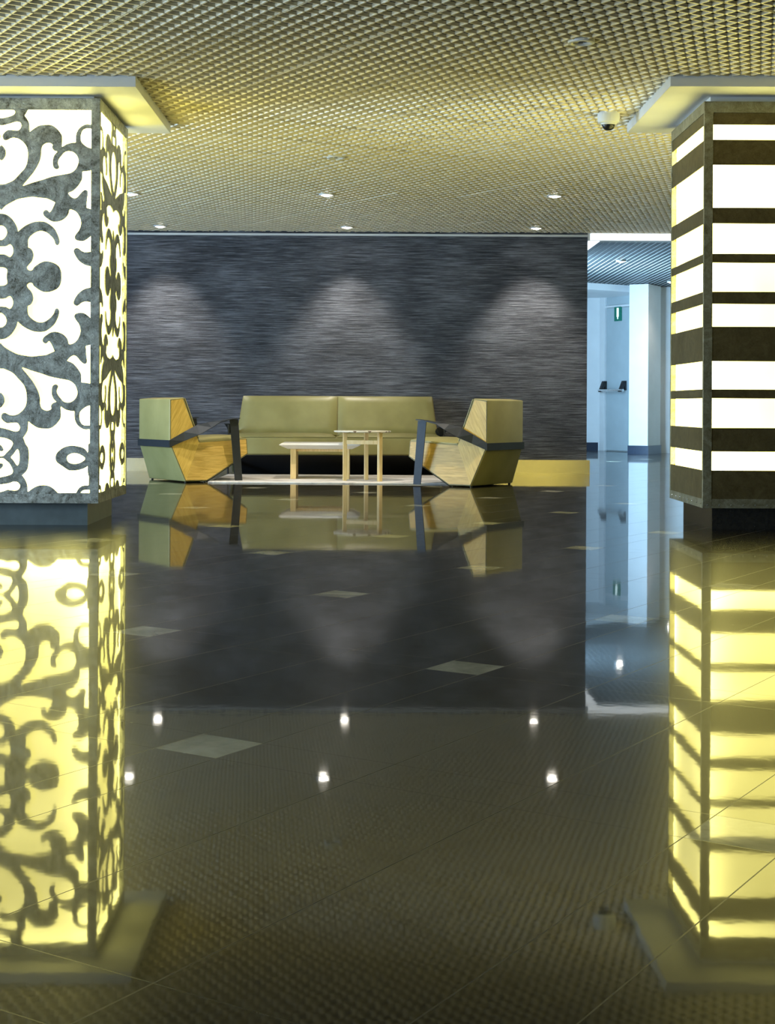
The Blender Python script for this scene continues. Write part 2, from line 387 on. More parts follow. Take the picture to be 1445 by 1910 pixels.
for i in range(-24, 34):
    for j in range(-24, 34):
        o = anc + ea*P*i + eb*P*j
        c = o + (ea+eb)*P/2
        if not (-7.5 < c[0] < 7.7 and -3.5 < c[1] < YW+0.5): continue
        dz = rng.uniform(-0.0022, 0.0022); g = 0.003
        # cell walls
        for k in range(9):
            edge = k in (0, 8)
            off = pitch*k + ((g+th/4) if k == 0 else (-(g+th/4) if k == 8 else 0))
            for (e1, e2) in ((ea, eb), (eb, ea)):
                s = clipseg(o + e1*g + e2*off, o + e1*(P-g) + e2*off)
                if s is None: continue
                hw = th/2 if not edge else th/4
                bars.append(barbox(s[0], s[1], hw, hw+(0.0055 if not edge else 0.001), H+dz, H+dz+hh))
V, F = quad_bars(bars)
struct(mesh_np('ceiling', V, F, MCEIL), 'open cell metal grid ceiling in turned square panels', 'ceiling')
bars = []
x = XE+0.19
while x < 7.15:
    for y0 in np.arange(YW+0.18, 28.3, 1.2):
        y1 = min(y0+1.185, 28.35)
        bars.append(barbox(np.array([x, y0]), np.array([x, y1]), 0.004, 0.004, H+0.006, H+0.012))
    x += 0.084
V, F = quad_bars(bars)
struct(mesh_np('ceiling_corridor', V, F, MCEILC), 'linear slatted metal ceiling over the corridor', 'ceiling')
struct(MBD().box(-6.99, 7.19, -2.99, YW-0.02, H+0.0185, H+0.03).build('ceiling_backing', plain('black_acoustic_fleece', (0.035, 0.027, 0.013), 0.9, 0, 30, 0.1)), 'dark backing just above the open grid ceiling', 'ceiling')
cb = MBD()
for y0 in np.arange(YW+0.18, 28.3, 1.2): cb.box(XE+0.152, 7.18, y0, min(y0+1.185, 28.35), H+0.012, H+0.03)
struct(cb.build('ceiling_corridor_panels', plain('dark_ceiling_panel', (0.014, 0.019, 0.022), 0.6)), 'dark panels between the thin pale ceiling strips of the corridor', 'ceiling')
struct(MBD().box(-7.2, 7.4, -3.2, 29, 3.35, 3.5).build('ceiling_slab', MVOID), 'dark soffit above the open grid ceiling', 'ceiling')

# ------------------------------------------------------------------ columns
PX = 10.2/2900
def cr(pts, n=4):            # closed Catmull-Rom keeping sharp corners given as 3-tuples
    out = []; k = len(pts)
    for i in range(k):
        p0, p1, p2, p3 = pts[i-1], pts[i], pts[(i+1) % k], pts[(i+2) % k]
        s1, s2 = len(p1) > 2, len(p2) > 2
        a = np.array(p0[:2], float); b = np.array(p1[:2], float); c = np.array(p2[:2], float); d = np.array(p3[:2], float)
        m1 = np.zeros(2) if s1 else (c-a)/2; m2 = np.zeros(2) if s2 else (d-b)/2
        L_ = np.linalg.norm(c-b)
        for m_ in (m1, m2):
            q = np.linalg.norm(m_)
            if q > L_: m_ *= L_/q
        for t in np.arange(n)/n:
            out.append((2*t**3-3*t**2+1)*b + (t**3-2*t**2+t)*m1 + (-2*t**3+3*t**2)*c + (t**3-t**2)*m2)
    return np.array(out)
s = 1
O1 = [(-40,55,s),(190,55),(213,90),(190,130),(100,165),(0,188),(-40,192,s)]
O2 = [(-40,300,s),(0,300),(100,278),(230,240),(290,250),(315,295),(300,345),(265,378),(200,378),(110,372),(60,400),(25,440),(17,480),(35,525),(70,535),(110,520),(150,500),(210,495),(280,515),(350,570),(400,640),(420,740),(410,880),(370,980),(290,1070),(200,1165),(100,1215),(40,1235),(-40,1235,s)]
I2 = [(-60,600,s),(0,615),(30,640),(65,700),(65,770),(30,835),(0,855),(-60,870,s)]
O4 = [(330,1265,s),(400,1240),(500,1205),(650,1160),(800,1110),(950,1080),(1070,1058),(1140,1025),(1190,970),(1220,890),(1220,830),(1190,765),(1130,715),(1070,703),(1010,715),(960,765),(910,830),(895,880),(900,915),(915,950),(905,980),(870,990),(830,965),(815,900),(820,820),(845,760),(893,710,s),(850,700),(820,680),(803,640),(812,605),(780,580),(740,572),(690,585),(650,620),(632,680),(630,760),(610,850),(570,940),(510,1040),(430,1140),(370,1210)]
O5 = [(415,50,s),(1420,50,s),(1420,282,s),(1350,275),(1280,300),(1220,355),(1185,430),(1178,500),(1180,568,s),(1120,570),(1040,590),(990,620),(953,645,s),(960,560),(958,460),(930,410),(880,350),(800,295),(700,288),(600,300),(520,345),(445,403,s),(440,330),(435,260),(400,190),(362,140,s),(390,100)]
O6 = [(1450,350,s),(1360,340),(1300,360),(1268,410),(1255,480),(1265,550),(1310,600),(1370,640),(1450,665,s)]
O7 = [(1440,1003,s),(1360,1018),(1282,1025,s),(1282,1100),(1275,1160),(1220,1250),(1140,1330),(1055,1365,s),(1100,1420),(1160,1452),(1210,1430),(1265,1365),(1310,1325),(1350,1318),(1373,1350),(1362,1460),(1350,1600,s),(1440,1625,s)]
B_ = 1360
O8 = [(-40,320,s),(0,285),(60,220),(150,165),(260,110),(380,85),(500,70),(620,85),(720,95),(800,130),(858,155,s),(830,220),(800,280),(768,322,s),(725,278),(690,285),(665,320),(680,370),(740,420),(800,455),(870,465),(950,445),(1010,410),(1060,350),(1080,270,s),(1120,270),(1180,300),(1230,360),(1262,440),(1265,510),(1240,590),(1195,650),(1168,700),(1180,745),(1230,765),(1300,768),(1360,740),(1440,675,s),(1440,932,s),(1340,945),(1280,925),(1230,885),(1190,880),(1155,910),(1160,960),(1210,1050),(1270,1110),(1340,1150),(1440,1175,s),(1440,1345,s),(960,1345,s),(955,1260),(930,1190),(880,1140),(800,1105),(710,1092),(640,1110),(560,1160),(515,1200),(505,1225),(470,1243),(430,1225),(413,1190),(440,1150),(490,1090),(515,1010),(505,940),(470,890),(430,875,s),(428,800),(440,730),(500,665),(580,620),(650,612),(720,635),(790,690),(840,750),(860,810),(880,835),(910,830),(928,790),(920,730),(890,650),(850,580),(780,515),(700,470),(610,460),(520,470),(420,510),(340,560),(268,625,s),(255,560),(220,490),(160,410),(80,355),(0,338),(-40,338,s)]
O9 = [(-40,522,s),(0,527),(40,540),(80,580),(95,640),(75,700),(20,755),(-40,762,s)]
O10 = [(-40,860,s),(80,855),(140,825),(180,860),(195,920),(185,980),(150,1025),(120,1020),(80,995),(30,985),(-40,985,s)]
O11 = [(-40,1190,s),(50,1195),(100,1230),(95,1300),(92,1345,s),(-40,1345,s)]
E1 = [(370,235,s),(400,330),(440,390),(458,480),(455,620),(430,750),(350,835,s),(400,900),(435,990),(440,1100,s),(520,1040),(600,1000),(710,988),(800,1010),(870,1060),(920,1110,s),(1210,1110,s),(1240,1050),(1300,1000),(1370,990),(1405,990,s),(1410,860),(1395,800),(1390,700),(1400,300),(1410,235,s)]
ID = [(880,550),(900,480),(990,400),(1110,360),(1230,370),(1330,400),(1385,460),(1400,560),(1390,680),(1290,735),(1180,755),(1090,750),(1010,700),(900,620)]
HD = [(1060,550),(1100,500),(1180,478),(1270,500),(1350,560),(1290,620),(1190,648),(1090,625)]
E2 = [(1280,1110,s),(1310,1075),(1370,1060),(1440,1065,s),(1440,1110,s)]
E3 = [(170,550),(220,490),(270,420),(295,440),(310,540),(300,640),(275,680),(240,640),(200,580)]
E4 = [(-40,235,s),(60,240),(150,270),(200,310),(200,350),(160,420),(100,480),(50,530),(-40,535,s)]
I4 = [(-60,335,s),(0,350),(30,380),(55,430),(30,455),(0,452),(-60,450,s)]
E5 = [(-40,568,s),(50,565),(100,600),(160,660),(205,760),(190,810),(120,840),(0,868),(-40,870,s)]
I5 = [(-60,645,s),(20,645),(45,655),(50,680),(30,715),(0,740),(-60,750,s)]
E6 = [(-40,990,s),(60,975),(150,960),(220,935),(280,945),(320,990),(310,1040),(270,1072),(200,1075),(120,1065),(60,1085),(-40,1115,s)]
def tr(pts, y0): a = cr(pts); return np.stack([a[:, 0]/8.5, a[:, 1]/8.5 + y0], 1)
def flip(a): b = a.copy(); b[:, 1] = 2*517.3 - b[:, 1]; return b
opn = [tr(O1, 200)]
for o_, y0 in ((O2, 200), (O4, 200), (O5, 200), (O6, 200), (O7, 200), (O8, 360), (O9, 360), (O10, 360), (O11, 360)):
    a = tr(o_, y0); opn += [a, flip(a)]
for o_ in (E1, E2, E3, E4, E5, E6): opn.append(tr(o_, 790))
isl = [tr(I2, 200), flip(tr(I2, 200)), tr(I4, 790), tr(I5, 790), tr(ID, 790)]
hol = [tr(HD, 790)]
def sdf(P_, poly):
    a = poly; b = np.roll(poly, -1, 0)
    best = np.full(len(P_), 1e9); ins = np.zeros(len(P_), bool)
    for (ax, ay), (bx, by) in zip(a, b):
        ex, ey = bx-ax, by-ay; l2 = ex*ex+ey*ey
        if l2 < 1e-9: continue
        t = np.clip(((P_[:, 0]-ax)*ex + (P_[:, 1]-ay)*ey)/l2, 0, 1)
        d = (P_[:, 0]-ax-t*ex)**2 + (P_[:, 1]-ay-t*ey)**2
        best = np.minimum(best, d)
        cond = (ay > P_[:, 1]) != (by > P_[:, 1])
        if ey != 0: ins ^= cond & (P_[:, 0] < (bx-ax)*(P_[:, 1]-ay)/ey + ax)
    d = np.sqrt(best); return np.where(ins, -d, d)
GS = 1.6
gx = np.arange(0, 172+GS, GS); gy = np.arange(200, 926+GS, GS)
GX, GY = np.meshgrid(gx, gy); PP = np.stack([GX.ravel(), GY.ravel()], 1)
fld = np.full(len(PP), 1e9)
for p_ in opn: fld = np.minimum(fld, sdf(PP, p_))
for p_ in isl: fld = np.maximum(fld, -sdf(PP, p_))
for p_ in hol: fld = np.minimum(fld, sdf(PP, p_))
fld = fld.reshape(GX.shape)
def cut_panel(name, ax0, scale, parent, m, depth=0.006):
    """plate with the traced openings, mirrored about the photo column ax0; local x = across, z = up, front face at y = 0"""
    i0 = int(math.ceil(ax0/GS)); sub = fld[:, i0:]; xs = gx[i0:] - ax0
    xs = xs.copy(); xs[0] = 0 if i0*GS - ax0 < GS else xs[0]
    f = np.concatenate([sub[:, ::-1], sub[:, 1:]], 1); x_ = np.concatenate([-xs[::-1], xs[1:]])
    ny, nx = f.shape
    V = []; Fq = []; key = {}
    Z = lambda y: 0.8 + (755.3-y)*PX
    def vert(k, x, y):
        if k not in key: key[k] = len(V); V.append((x*PX*scale, 0, Z(y)))
        return key[k]
    walls = []
    for j in range(ny-1):
        run = None
        for i in range(nx):
            full = i < nx-1 and f[j, i] > 0 and f[j, i+1] > 0 and f[j+1, i] > 0 and f[j+1, i+1] > 0
            if full and run is None: run = i
            if not full and run is not None:
                Fq.append([vert((run, j), x_[run], gy[j]), vert((i, j), x_[i], gy[j]), vert((i, j+1), x_[i], gy[j+1]), vert((run, j+1), x_[run], gy[j+1])]); run = None
            if i < nx-1 and not full:
                cs = [(i, j), (i+1, j), (i+1, j+1), (i, j+1)]; vals = [f[b, a] for a, b in cs]
                if max(vals) <= 0: continue
                poly = []; cross = []
                for q in range(4):
                    (a, b), (c, d) = cs[q], cs[(q+1) % 4]; va, vb = vals[q], vals[(q+1) % 4]
                    if va > 0: poly.append(vert((a, b), x_[a], gy[b]))
                    if (va > 0) != (vb > 0):
                        t = va/(va-vb); k = tuple(sorted(((a, b), (c, d))))
                        id_ = vert(k, x_[a]+(x_[c]-x_[a])*t, gy[b]+(gy[d]-gy[b])*t); poly.append(id_); cross.append(id_)
                if len(poly) >= 3: Fq.append(poly)
                for q in range(0, len(cross)-1, 2): walls.append((cross[q], cross[q+1]))
    n = len(V); V2 = V + [(x, depth, z) for x, _, z in V]
    F2 = [p[::-1] for p in Fq] + [[k+n for k in p] for p in Fq] + [(a, b, b+n, a+n) for a, b in walls]
    me = bpy.data.meshes.new(name); me.from_pydata(V2, [], [tuple(p) for p in F2]); me.materials.append(m)
    o = bpy.data.objects.new(name, me); C.objects.link(o); o.parent = parent; return o

def column(name, lab, cx, y0, hw, dep, zb, zt, mpost, mpanel, mplinth, plin, ins, kind, loc_fix=0):
    """column with its near face at y0; local frame centred on the column"""
    cy = y0 + dep/2; hd = dep/2
    r = root(name, lab, 'column', (cx, cy, 0))
    b = MBD().box(-hw+ins, hw-ins, -hd+ins+0.02, hd-ins, 0, zb+0.005); b.build('plinth', mplinth, r)
    b = MBD().box(-hw+0.035, hw-0.035, -hd+0.035, hd-0.035, zb+0.02, zt-0.02); b.build('light_box', lightbox_mat(hw-0.035, hd-0.035, zb+0.02, zt-0.02), r)
    fw = 0.058; t = 0.006
    for sx in (-1, 1):
        for sy in (-1, 1):
            q = MBD()
            pts = [(sx*hw, sy*hd), (sx*(hw-fw), sy*hd), (sx*(hw-fw), sy*(hd-t)), (sx*(hw-t), sy*(hd-t)), (sx*(hw-t), sy*(hd-fw*0.45)), (sx*hw, sy*(hd-fw*0.45))]
            q.prism(pts, zb, zt); q.build('corner_post', mpost, r, 0.0012, 1)
    for (z0, z1, nm) in ((zt-0.068, zt, 'top_rail'), (zb, zb+0.055, 'bottom_rail')):
        q = MBD(); e = 0.001
        q.box(-hw+0.04, hw-0.04, -hd+e, -hd+e+0.012, z0, z1); q.box(-hw+0.04, hw-0.04, hd-e-0.012, hd-e, z0, z1)
        q.box(-hw+e, -hw+e+0.012, -hd+0.02, hd-0.02, z0, z1); q.box(hw-e-0.012, hw-e, -hd+0.02, hd-0.02, z0, z1)
        rail = q.build(nm, mpost, r)
    q = MBD(); q.box(-hw-0.0, hw, -hd, hd, zb-0.004, zb+0.002); q.box(-hw, hw, -hd, hd, zt-0.003, zt+0.004); q.build('cap_plate', mpost, r)
    MBD().box(-hw+0.05, hw-0.05, -hd+0.05, hd-0.05, zt, H-0.06).build('neck', MWH, r)
    e = 0.275
    MBD().box(-hw-e, hw+e, -hd-e, hd+e, H-0.064, H+0.017).build('ceiling_collar', MWH, r, 0.002, 1)
    return r, hw, hd, rail
# left column: ornate scroll cut steel
cw = 184*PX
r1, hw, hd, _ = column('illuminated_column', 'glowing column at left clad in steel plate cut into ornate scrollwork', -1.804-cw, 10.2, cw, 1.15, 0.155, 2.805, MZ, MZ, MPL, 0, 0.09, 's')
for side in range(4):
    sx = side % 2
    w_ = hw if sx == 0 else hd
    ax = 0.0 if sx == 0 else 21.0
    p_ = cut_panel('scroll_panel', ax, (w_/PX)/(184-ax), r1, MZ)
    if side == 0: p_.location = (0, -hd+0.004, 0)
    if side == 2: p_.location = (0, hd-0.004, 0); p_.rotation_euler = (0, 0, R(180))
    if side == 1: p_.location = (hw-0.004, 0, 0); p_.rotation_euler = (0, 0, R(90))
    if side == 3: p_.location = (-hw+0.004, 0, 0); p_.rotation_euler = (0, 0, R(-90))
# right column: horizontal bronze bands
hw2 = 0.575
r2, hw, hd, rail2 = column('illuminated_column', 'glowing column at right clad in dark bronze horizontal bands', 2.138+hw2, 10.1, hw2, 1.13, 0.15, 2.785, MBP, MB_, MPD, 0, 0.084, 'b')
lit = [(232,260),(306.9,386.8),(416.2,472.8),(489.5,543.5),(566.4,608.7),(673.3,725.9),(742.6,797.7),(842,877.2)]
zy = lambda y: 0.8 + (759.8-y)*10.1/2900
edges = [2.785-0.02] + [z for a, b in lit for z in (zy(a), zy(b))] + [0.17]
for k in range(0, len(edges), 2):
    z1, z0 = edges[k], edges[k+1]
    q = MBD(); o_, i_ = 0.005, 0.009
    q.box(-hw+0.03, hw-0.03, -hd+o_, -hd+i_, z0, z1); q.box(-hw+0.03, hw-0.03, hd-i_, hd-o_, z0, z1)
    q.box(-hw+o_, -hw+i_, -hd+0.02, hd-0.02, z0, z1); q.box(hw-i_, hw-o_, -hd+0.02, hd-0.02, z0, z1)
    q.build('metal_band', MB_, r2)
k = 0
for i in range(15):
    x = -hw+0.03+i*0.078
    if x > hw-0.02: break
    q = MBD(); q.lathe([(0.0001, 0.004), (0.004, 0.0035), (0.006, 0.0)], 10)
    q.v = [(x+a, -hd-0.0005-c, 0.165+b) for a, b, c in q.v]
    q.build('rivet', MCHR, rail2, smooth=True)
for i in range(8):
    y = -hd+0.05+i*0.14
    q = MBD(); q.lathe([(0.0001, 0.004), (0.004, 0.0035), (0.006, 0.0)], 10)
    q.v = [(-hw-0.0005-c, y+a, 0.175+b) for a, b, c in q.v]
    q.build('rivet', MCHR, rail2, smooth=True)

# ------------------------------------------------------------------ lounge seating
def profile_mesh(prof, half):    # prof (u,z); half = lateral half widths per point
    n = len(prof); b = MBD()
    pts = [(u, -h, z) for (u, z), h in zip(prof, half)] + [(u, h, z) for (u, z), h in zip(prof, half)]
    return b, pts, n
def arm_parts(r, v0, sgn, sofa=False, ub=0.0):
    """steel strap from the waist, twisting flat into the armrest and folding down to a flat leg; sgn = side"""
    t = 0.008
    S = [  # u, lower edge (v,z), upper edge (v,z)
        (ub-0.006, (0.009, 0.365), (0.009, 0.438)),
        (ub+0.15, (0.040, 0.43), (0.016, 0.52)),
        (ub+0.29, (0.095, 0.492), (0.028, 0.588)),
        (ub+0.41, (0.140, 0.562), (0.042, 0.614)),
        (ub+0.51, (0.150, 0.622), (0.06, 0.628)),
        (ub+0.64, (0.155, 0.650), (0.06, 0.650)),
        (ub+0.735, (0.155, 0.660), (0.06, 0.660))]
    if sofa: S = [(u, (a[0], a[1]*0.885), (b_[0], b_[1]*0.885)) for u, a, b_ in S]
    kz = 0.885 if sofa else 1.0; zf = 0.0 if sofa else 0.0135
    b = MBD(); pts = []
    for u, lo, hi in S:
        dv, dz = hi[0]-lo[0], hi[1]-lo[1]; l = math.hypot(dv, dz); nv, nz = dz/l*t, -dv/l*t
        pts += [(u, lo[0], lo[1]), (u, hi[0], hi[1]), (u, hi[0]+nv, hi[1]+nz), (u, lo[0]+nv, lo[1]+nz)]
    pts = [(u, sgn*(v0+v), z) for u, v, z in pts]
    f = [(0, 1, 2, 3), tuple(len(pts)-4+k for k in (3, 2, 1, 0))]
    for i in range(len(S)-1):
        for k in range(4): f.append((i*4+k, i*4+(k+1) % 4, i*4+4+(k+1) % 4, i*4+4+k))
    b.poly(pts, f); b.build('armrest', MS, r)
    q = MBD(); y0, y1 = sgn*(v0+0.105), sgn*(v0+0.115)
    uu = ub+0.655
    q.hexa([(uu+0.045, y0, zf), (uu+0.13, y0, zf), (uu+0.13, y1, zf), (uu+0.045, y1, zf)],
           [(uu-0.02, y0, 0.652*kz), (uu+0.078, y0, 0.652*kz), (uu+0.078, y1, 0.652*kz), (uu-0.02, y1, 0.652*kz)])
    q.build('leg', MS, r)

def tri_all(n):
    tri = [(0, 1, 2, 7), (7, 2, 6), (2, 3, 4, 5, 6)]
    return tri + [tuple(k+n for k in q[::-1]) for q in tri] + [(i, (i+1) % n, (i+1) % n+n, i+n) for i in range(n)]
def seat_unit(r, prof, half, W, ncush, seat_u, back):
    b, pts, n = profile_mesh(prof, half)
    tri = [(0, 1, 2, 7), (7, 2, 6), (2, 3, 4, 5, 6)]
    f = tri + [tuple(k+n for k in q[::-1]) for q in tri] + [(i, (i+1) % n, (i+1) % n+n, i+n) for i in range(n)]
    b.poly(pts, f)
    shell = b.build('upholstered_shell', ML, r, 0.012, 3, smooth=True)
    # thin black sheet standing in for the shade under the seat
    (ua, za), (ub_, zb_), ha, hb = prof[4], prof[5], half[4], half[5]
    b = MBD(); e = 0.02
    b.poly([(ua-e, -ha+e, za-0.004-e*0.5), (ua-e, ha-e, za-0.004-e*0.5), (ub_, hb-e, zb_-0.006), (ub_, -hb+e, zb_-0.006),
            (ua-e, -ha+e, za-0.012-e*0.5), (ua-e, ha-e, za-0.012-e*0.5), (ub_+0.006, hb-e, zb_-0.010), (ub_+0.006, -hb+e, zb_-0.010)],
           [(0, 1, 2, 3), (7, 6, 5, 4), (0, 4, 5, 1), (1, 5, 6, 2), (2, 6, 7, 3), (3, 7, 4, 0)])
    b.build('underside_shade', MSHD, shell)
    for sgn in (-1, 1):      # dark seam between leather edge and wood
        b = MBD(); q = [(0.009, -0.010), (-0.008, -0.010), (-0.004, -0.007), (-0.009, -0.006), (-0.009, 0.005), (-0.002, 0.008), (0.005, 0.008), (0.009, 0)]
        P_ = [(u+q[i][0], sgn*h, z+q[i][1]) for i, ((u, z), h) in enumerate(zip(prof, half))]
        b.poly([(u, v-sgn*0.004, z) for u, v, z in P_] + [(u, v+sgn*0.0015, z) for u, v, z in P_], tri_all(n))
        b.build('seam', MPIPE, shell)
    # wooden side faces, three folded pieces each, slightly proud and inset from the leather edge
    idx = {'A': [0, 1, 2, 7], 'B': [7, 2, 6], 'C': [2, 3, 4, 5, 6]}
    for sgn in (-1, 1):
        P3 = [Vector((u, sgn*h, z)) for (u, z), h in zip(prof, half)]
        for kk, ii in idx.items():
            q = [P3[i] for i in ii]; c = sum(q, Vector())/len(q)
            nrm = (q[1]-q[0]).cross(q[2]-q[0]).normalized()
            if nrm.y*sgn < 0: nrm = -nrm
            outer = []
            # inset only towards the outer rim of the side
            rim = {0: (0.014, -0.014), 1: (-0.012, -0.014), 2: (0.0, -0.010), 3: (-0.014, -0.010), 4: (-0.014, 0.008), 5: (-0.004, 0.012), 6: (0.008, 0.012), 7: (0.014, 0.0)}
            for i in ii:
                p = P3[i] + Vector((rim[i][0], 0, rim[i][1])); outer.append(p)
            bb = MBD(); m_ = len(outer)
            bb.poly([p - nrm*0.008 for p in outer] + [p + nrm*0.0035 for p in outer],
                    [tuple(range(m_)), tuple(range(2*m_-1, m_-1, -1))] + [(i, (i+1) % m_, (i+1) % m_+m_, i+m_) for i in range(m_)])
            bb.build('side_panel', MW if kk == 'C' else MW2, r)
def pillow(b, q00, q10, q11, q01, nrm, t, nx=14, ny=8, crown=0.012):
    """soft slab over the quad q00..q01 raised along nrm by t with a crowned face and rounded rim"""
    o = len(b.v); nrm = Vector(nrm)
    q00, q10, q11, q01 = map(Vector, (q00, q10, q11, q01))
    for j in range(ny+1):
        for i in range(nx+1):
            s_, t_ = i/nx, j/ny
            p = (q00*(1-s_)+q10*s_)*(1-t_) + (q01*(1-s_)+q11*s_)*t_
            ex = min(s_, 1-s_)*(q10-q00).length; ey = min(t_, 1-t_)*(q01-q00).length
            rr = t*0.9; e = min(ex, ey)
            h = t*(1-(1-min(1, e/rr))**2)**0.5 if rr > 0 else t
            h = max(h, t*0.25) if e < 1e-6 else h
            h += crown*(4*s_*(1-s_))**0.6*(4*t_*(1-t_))**0.6
            b.v.append(p + nrm*h)
    for j in range(ny):
        for i in range(nx):
            a = o+j*(nx+1)+i; b.f.append((a, a+1, a+nx+2, a+nx+1))
    # skirt to the base
    ring = [i for i in range(nx+1)] + [(j*(nx+1)+nx) for j in range(1, ny+1)] + [ny*(nx+1)+i for i in range(nx-1, -1, -1)] + [j*(nx+1) for j in range(ny-1, 0, -1)]
    o2 = len(b.v)
    for k_ in ring:
        j, i = divmod(k_, nx+1); s_, t_ = i/nx, j/ny
        b.v.append((q00*(1-s_)+q10*s_)*(1-t_) + (q01*(1-s_)+q11*s_)*t_)
    m_ = len(ring)
    for k_ in range(m_): b.f.append((o+ring[k_], o+ring[(k_+1) % m_], o2+(k_+1) % m_, o2+k_))

cprof = [(0.0, 0.862), (0.16, 0.878), (0.335, 0.42), (0.90, 0.45), (0.90, 0.285), (0.40, 0.012), (0.15, 0.012), (0.0, 0.40)]
chalf = [0.375, 0.375, 0.375, 0.375, 0.35, 0.313+0.06, 0.435, 0.375]
chalf = [0.375, 0.372, 0.375, 0.375, 0.400, 0.437, 0.435, 0.375]
def armchair(lab, loc, rz, n_):
    r = root('armchair', lab, 'armchair', loc, rz, 'faceted lounge armchairs facing each other')
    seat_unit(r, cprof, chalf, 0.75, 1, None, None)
    b = MBD(); pillow(b, (0.35, -0.362, 0.421), (0.893, -0.362, 0.45), (0.893, 0.362, 0.45), (0.35, 0.362, 0.421), (-0.05, 0, 1), 0.03, crown=0.012)
    b.build('seat_cushion', ML, r, smooth=True)
    b = MBD(); pillow(b, (0.335, 0.36, 0.45), (0.335, -0.36, 0.45), (0.175, -0.36, 0.868), (0.175, 0.36, 0.868), (0.93, 0, 0.36), 0.03, crown=0.012)
    b.build('back_cushion', ML, r, smooth=True)
    # steel band round the back at the waist
    q = MBD(); q.box(-0.010, -0.001, -0.386, 0.386, 0.365, 0.438); q.build('back_band', MS, r, 0.001, 1)
    for sg in (-1, 1): arm_parts(r, 0.375, sg)
    for u, v in ((0.17, 0.40), (0.17, -0.40), (0.38, 0.40), (0.38, -0.40)):
        MBD().lathe([(0.0001, 0), (0.012, 0), (0.012, 0.014), (0.0001, 0.014)], 12, (u, v, 0)).build('glide', MBLK, r)
    return r
armchair('left olive leather armchair with oak sides, back turned to the left column', (-2.296, 16.253, 0), R(33), 0)
armchair('right olive leather armchair with pale oak sides, nearer the striped column', (1.324, 15.603, 0), R(180-33), 1)

# sofa
SX = -0.43; SY = 18.66
sprof = [(0.0, 0.900), (0.16, 0.914), (0.335, 0.42), (0.88, 0.435), (0.88, 0.245), (0.42, 0.012), (0.15, 0.012), (0.0, 0.40)]
shalf = [1.12, 1.125, 1.185, 1.215, 1.215, 1.22, 1.22, 1.18]
sofa = root('sofa', 'long olive leather two-seat sofa against the dark wall', 'sofa', (SX, SY, 0), R(-90))
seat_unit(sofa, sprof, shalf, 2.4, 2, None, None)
for sg in (-1, 1):
    a, c = (sg*0.008, sg*1.20)
    lo, hi = min(a, c), max(a, c)
    b = MBD(); pillow(b, (0.35, lo, 0.421), (0.885, lo, 0.436), (0.885, hi, 0.436), (0.35, hi, 0.421), (0, 0, 1), 0.04, 10, 20, 0.016)
    b.build('seat_cushion', ML, sofa, smooth=True)
    a, c, at = sg*0.006, sg*1.17, sg*1.115
    q = [(0.345, a, 0.45), (0.345, c, 0.45), (0.172, at, 0.908), (0.172, a, 0.908)]
    b = MBD()
    if sg > 0: pillow(b, q[0], q[1], q[2], q[3], (0.93, 0, 0.36), 0.035, 20, 10, 0.018)
    else: pillow(b, q[1], q[0], q[3], q[2], (0.93, 0, 0.36), 0.035, 20, 10, 0.018)
    b.build('back_cushion', ML, sofa, smooth=True)
    arm_parts(sofa, 1.13, sg, True, 0.09)

# rug
rug = MBD().prism([(-1.70, 15.97), (0.86, 15.86), (0.90, 17.72), (-1.66, 17.75)], 0.0005, 0.013).build('rug', MR, bev=0.003)
rug['label'] = 'thin pale beige-grey patterned rug under the tables'; rug['category'] = 'rug'

# low table
t = root('coffee_table', 'low oak-legged table with a white top, left of the round table', 'table', (-0.575, 16.88, 0.013))
hx, hy = 0.435, 0.33
q = MBD()
ch = 0.012
q.hexa([(-hx+0.09, -hy+0.08, 0.322), (hx-0.09, -hy+0.08, 0.322), (hx-0.09, hy-0.08, 0.322), (-hx+0.09, hy-0.08, 0.322)], [(-hx, -hy, 0.366), (hx, -hy, 0.366), (hx, hy, 0.366), (-hx, hy, 0.366)])
q.hexa([(-hx, -hy, 0.366), (hx, -hy, 0.366), (hx, hy, 0.366), (-hx, hy, 0.366)], [(-hx+0.03, -hy+0.02, 0.386), (hx-0.03, -hy+0.02, 0.386), (hx-0.03, hy-0.02, 0.386), (-hx+0.03, hy-0.02, 0.386)])
q.build('table_top', MTW, t, 0.002, 1)
for x0 in (-0.315, 0.255):
    MBD().box(x0, x0+0.06, -0.235, 0.26, 0.0, 0.322).build('leg', MLW, t, 0.003)
MBD().box(-0.255, 0.255, -0.17, -0.14, 0.292, 0.322).build('stretcher', MLW, t, 0.002)
MBD().box(-0.255, 0.255, 0.14, 0.17, 0.292, 0.322).build('stretcher', MLW, t, 0.002)

# round side table
t = root('side_table', 'taller round side table with speckled white top on three oak legs', 'table', (-0.118, 16.34, 0.013))
MBD().lathe([(0.0001, 0.508), (0.285, 0.508), (0.299, 0.513), (0.302, 0.519), (0.299, 0.525), (0.0001, 0.525)], 64).build('table_top', MT, t, smooth=True)
legs = [(-0.183, -0.02), (0.183, -0.15), (0.04, 0.20)]
for x, y in legs:
    a = R(30) if x > 0.1 else R(12)
    w_ = 0.02; pts = []
    for dx, dy in ((-w_, -w_*1.1), (w_, -w_*1.1), (w_, w_*1.1), (-w_, w_*1.1)):
        pts.append((x+dx*math.cos(a)-dy*math.sin(a), y+dx*math.sin(a)+dy*math.cos(a)))
    MBD().prism(pts, 0, 0.508).build('leg', MLW, t, 0.003)
def beam(p, q, w_, z0, z1):
    p, q = Vector(p), Vector(q); d = (q-p).normalized(); n = Vector((-d.y, d.x))*w_
    return MBD().prism([tuple(p-n), tuple(q-n), tuple(q+n), tuple(p+n)], z0, z1)
d = (Vector(legs[1])-Vector(legs[0])).normalized()
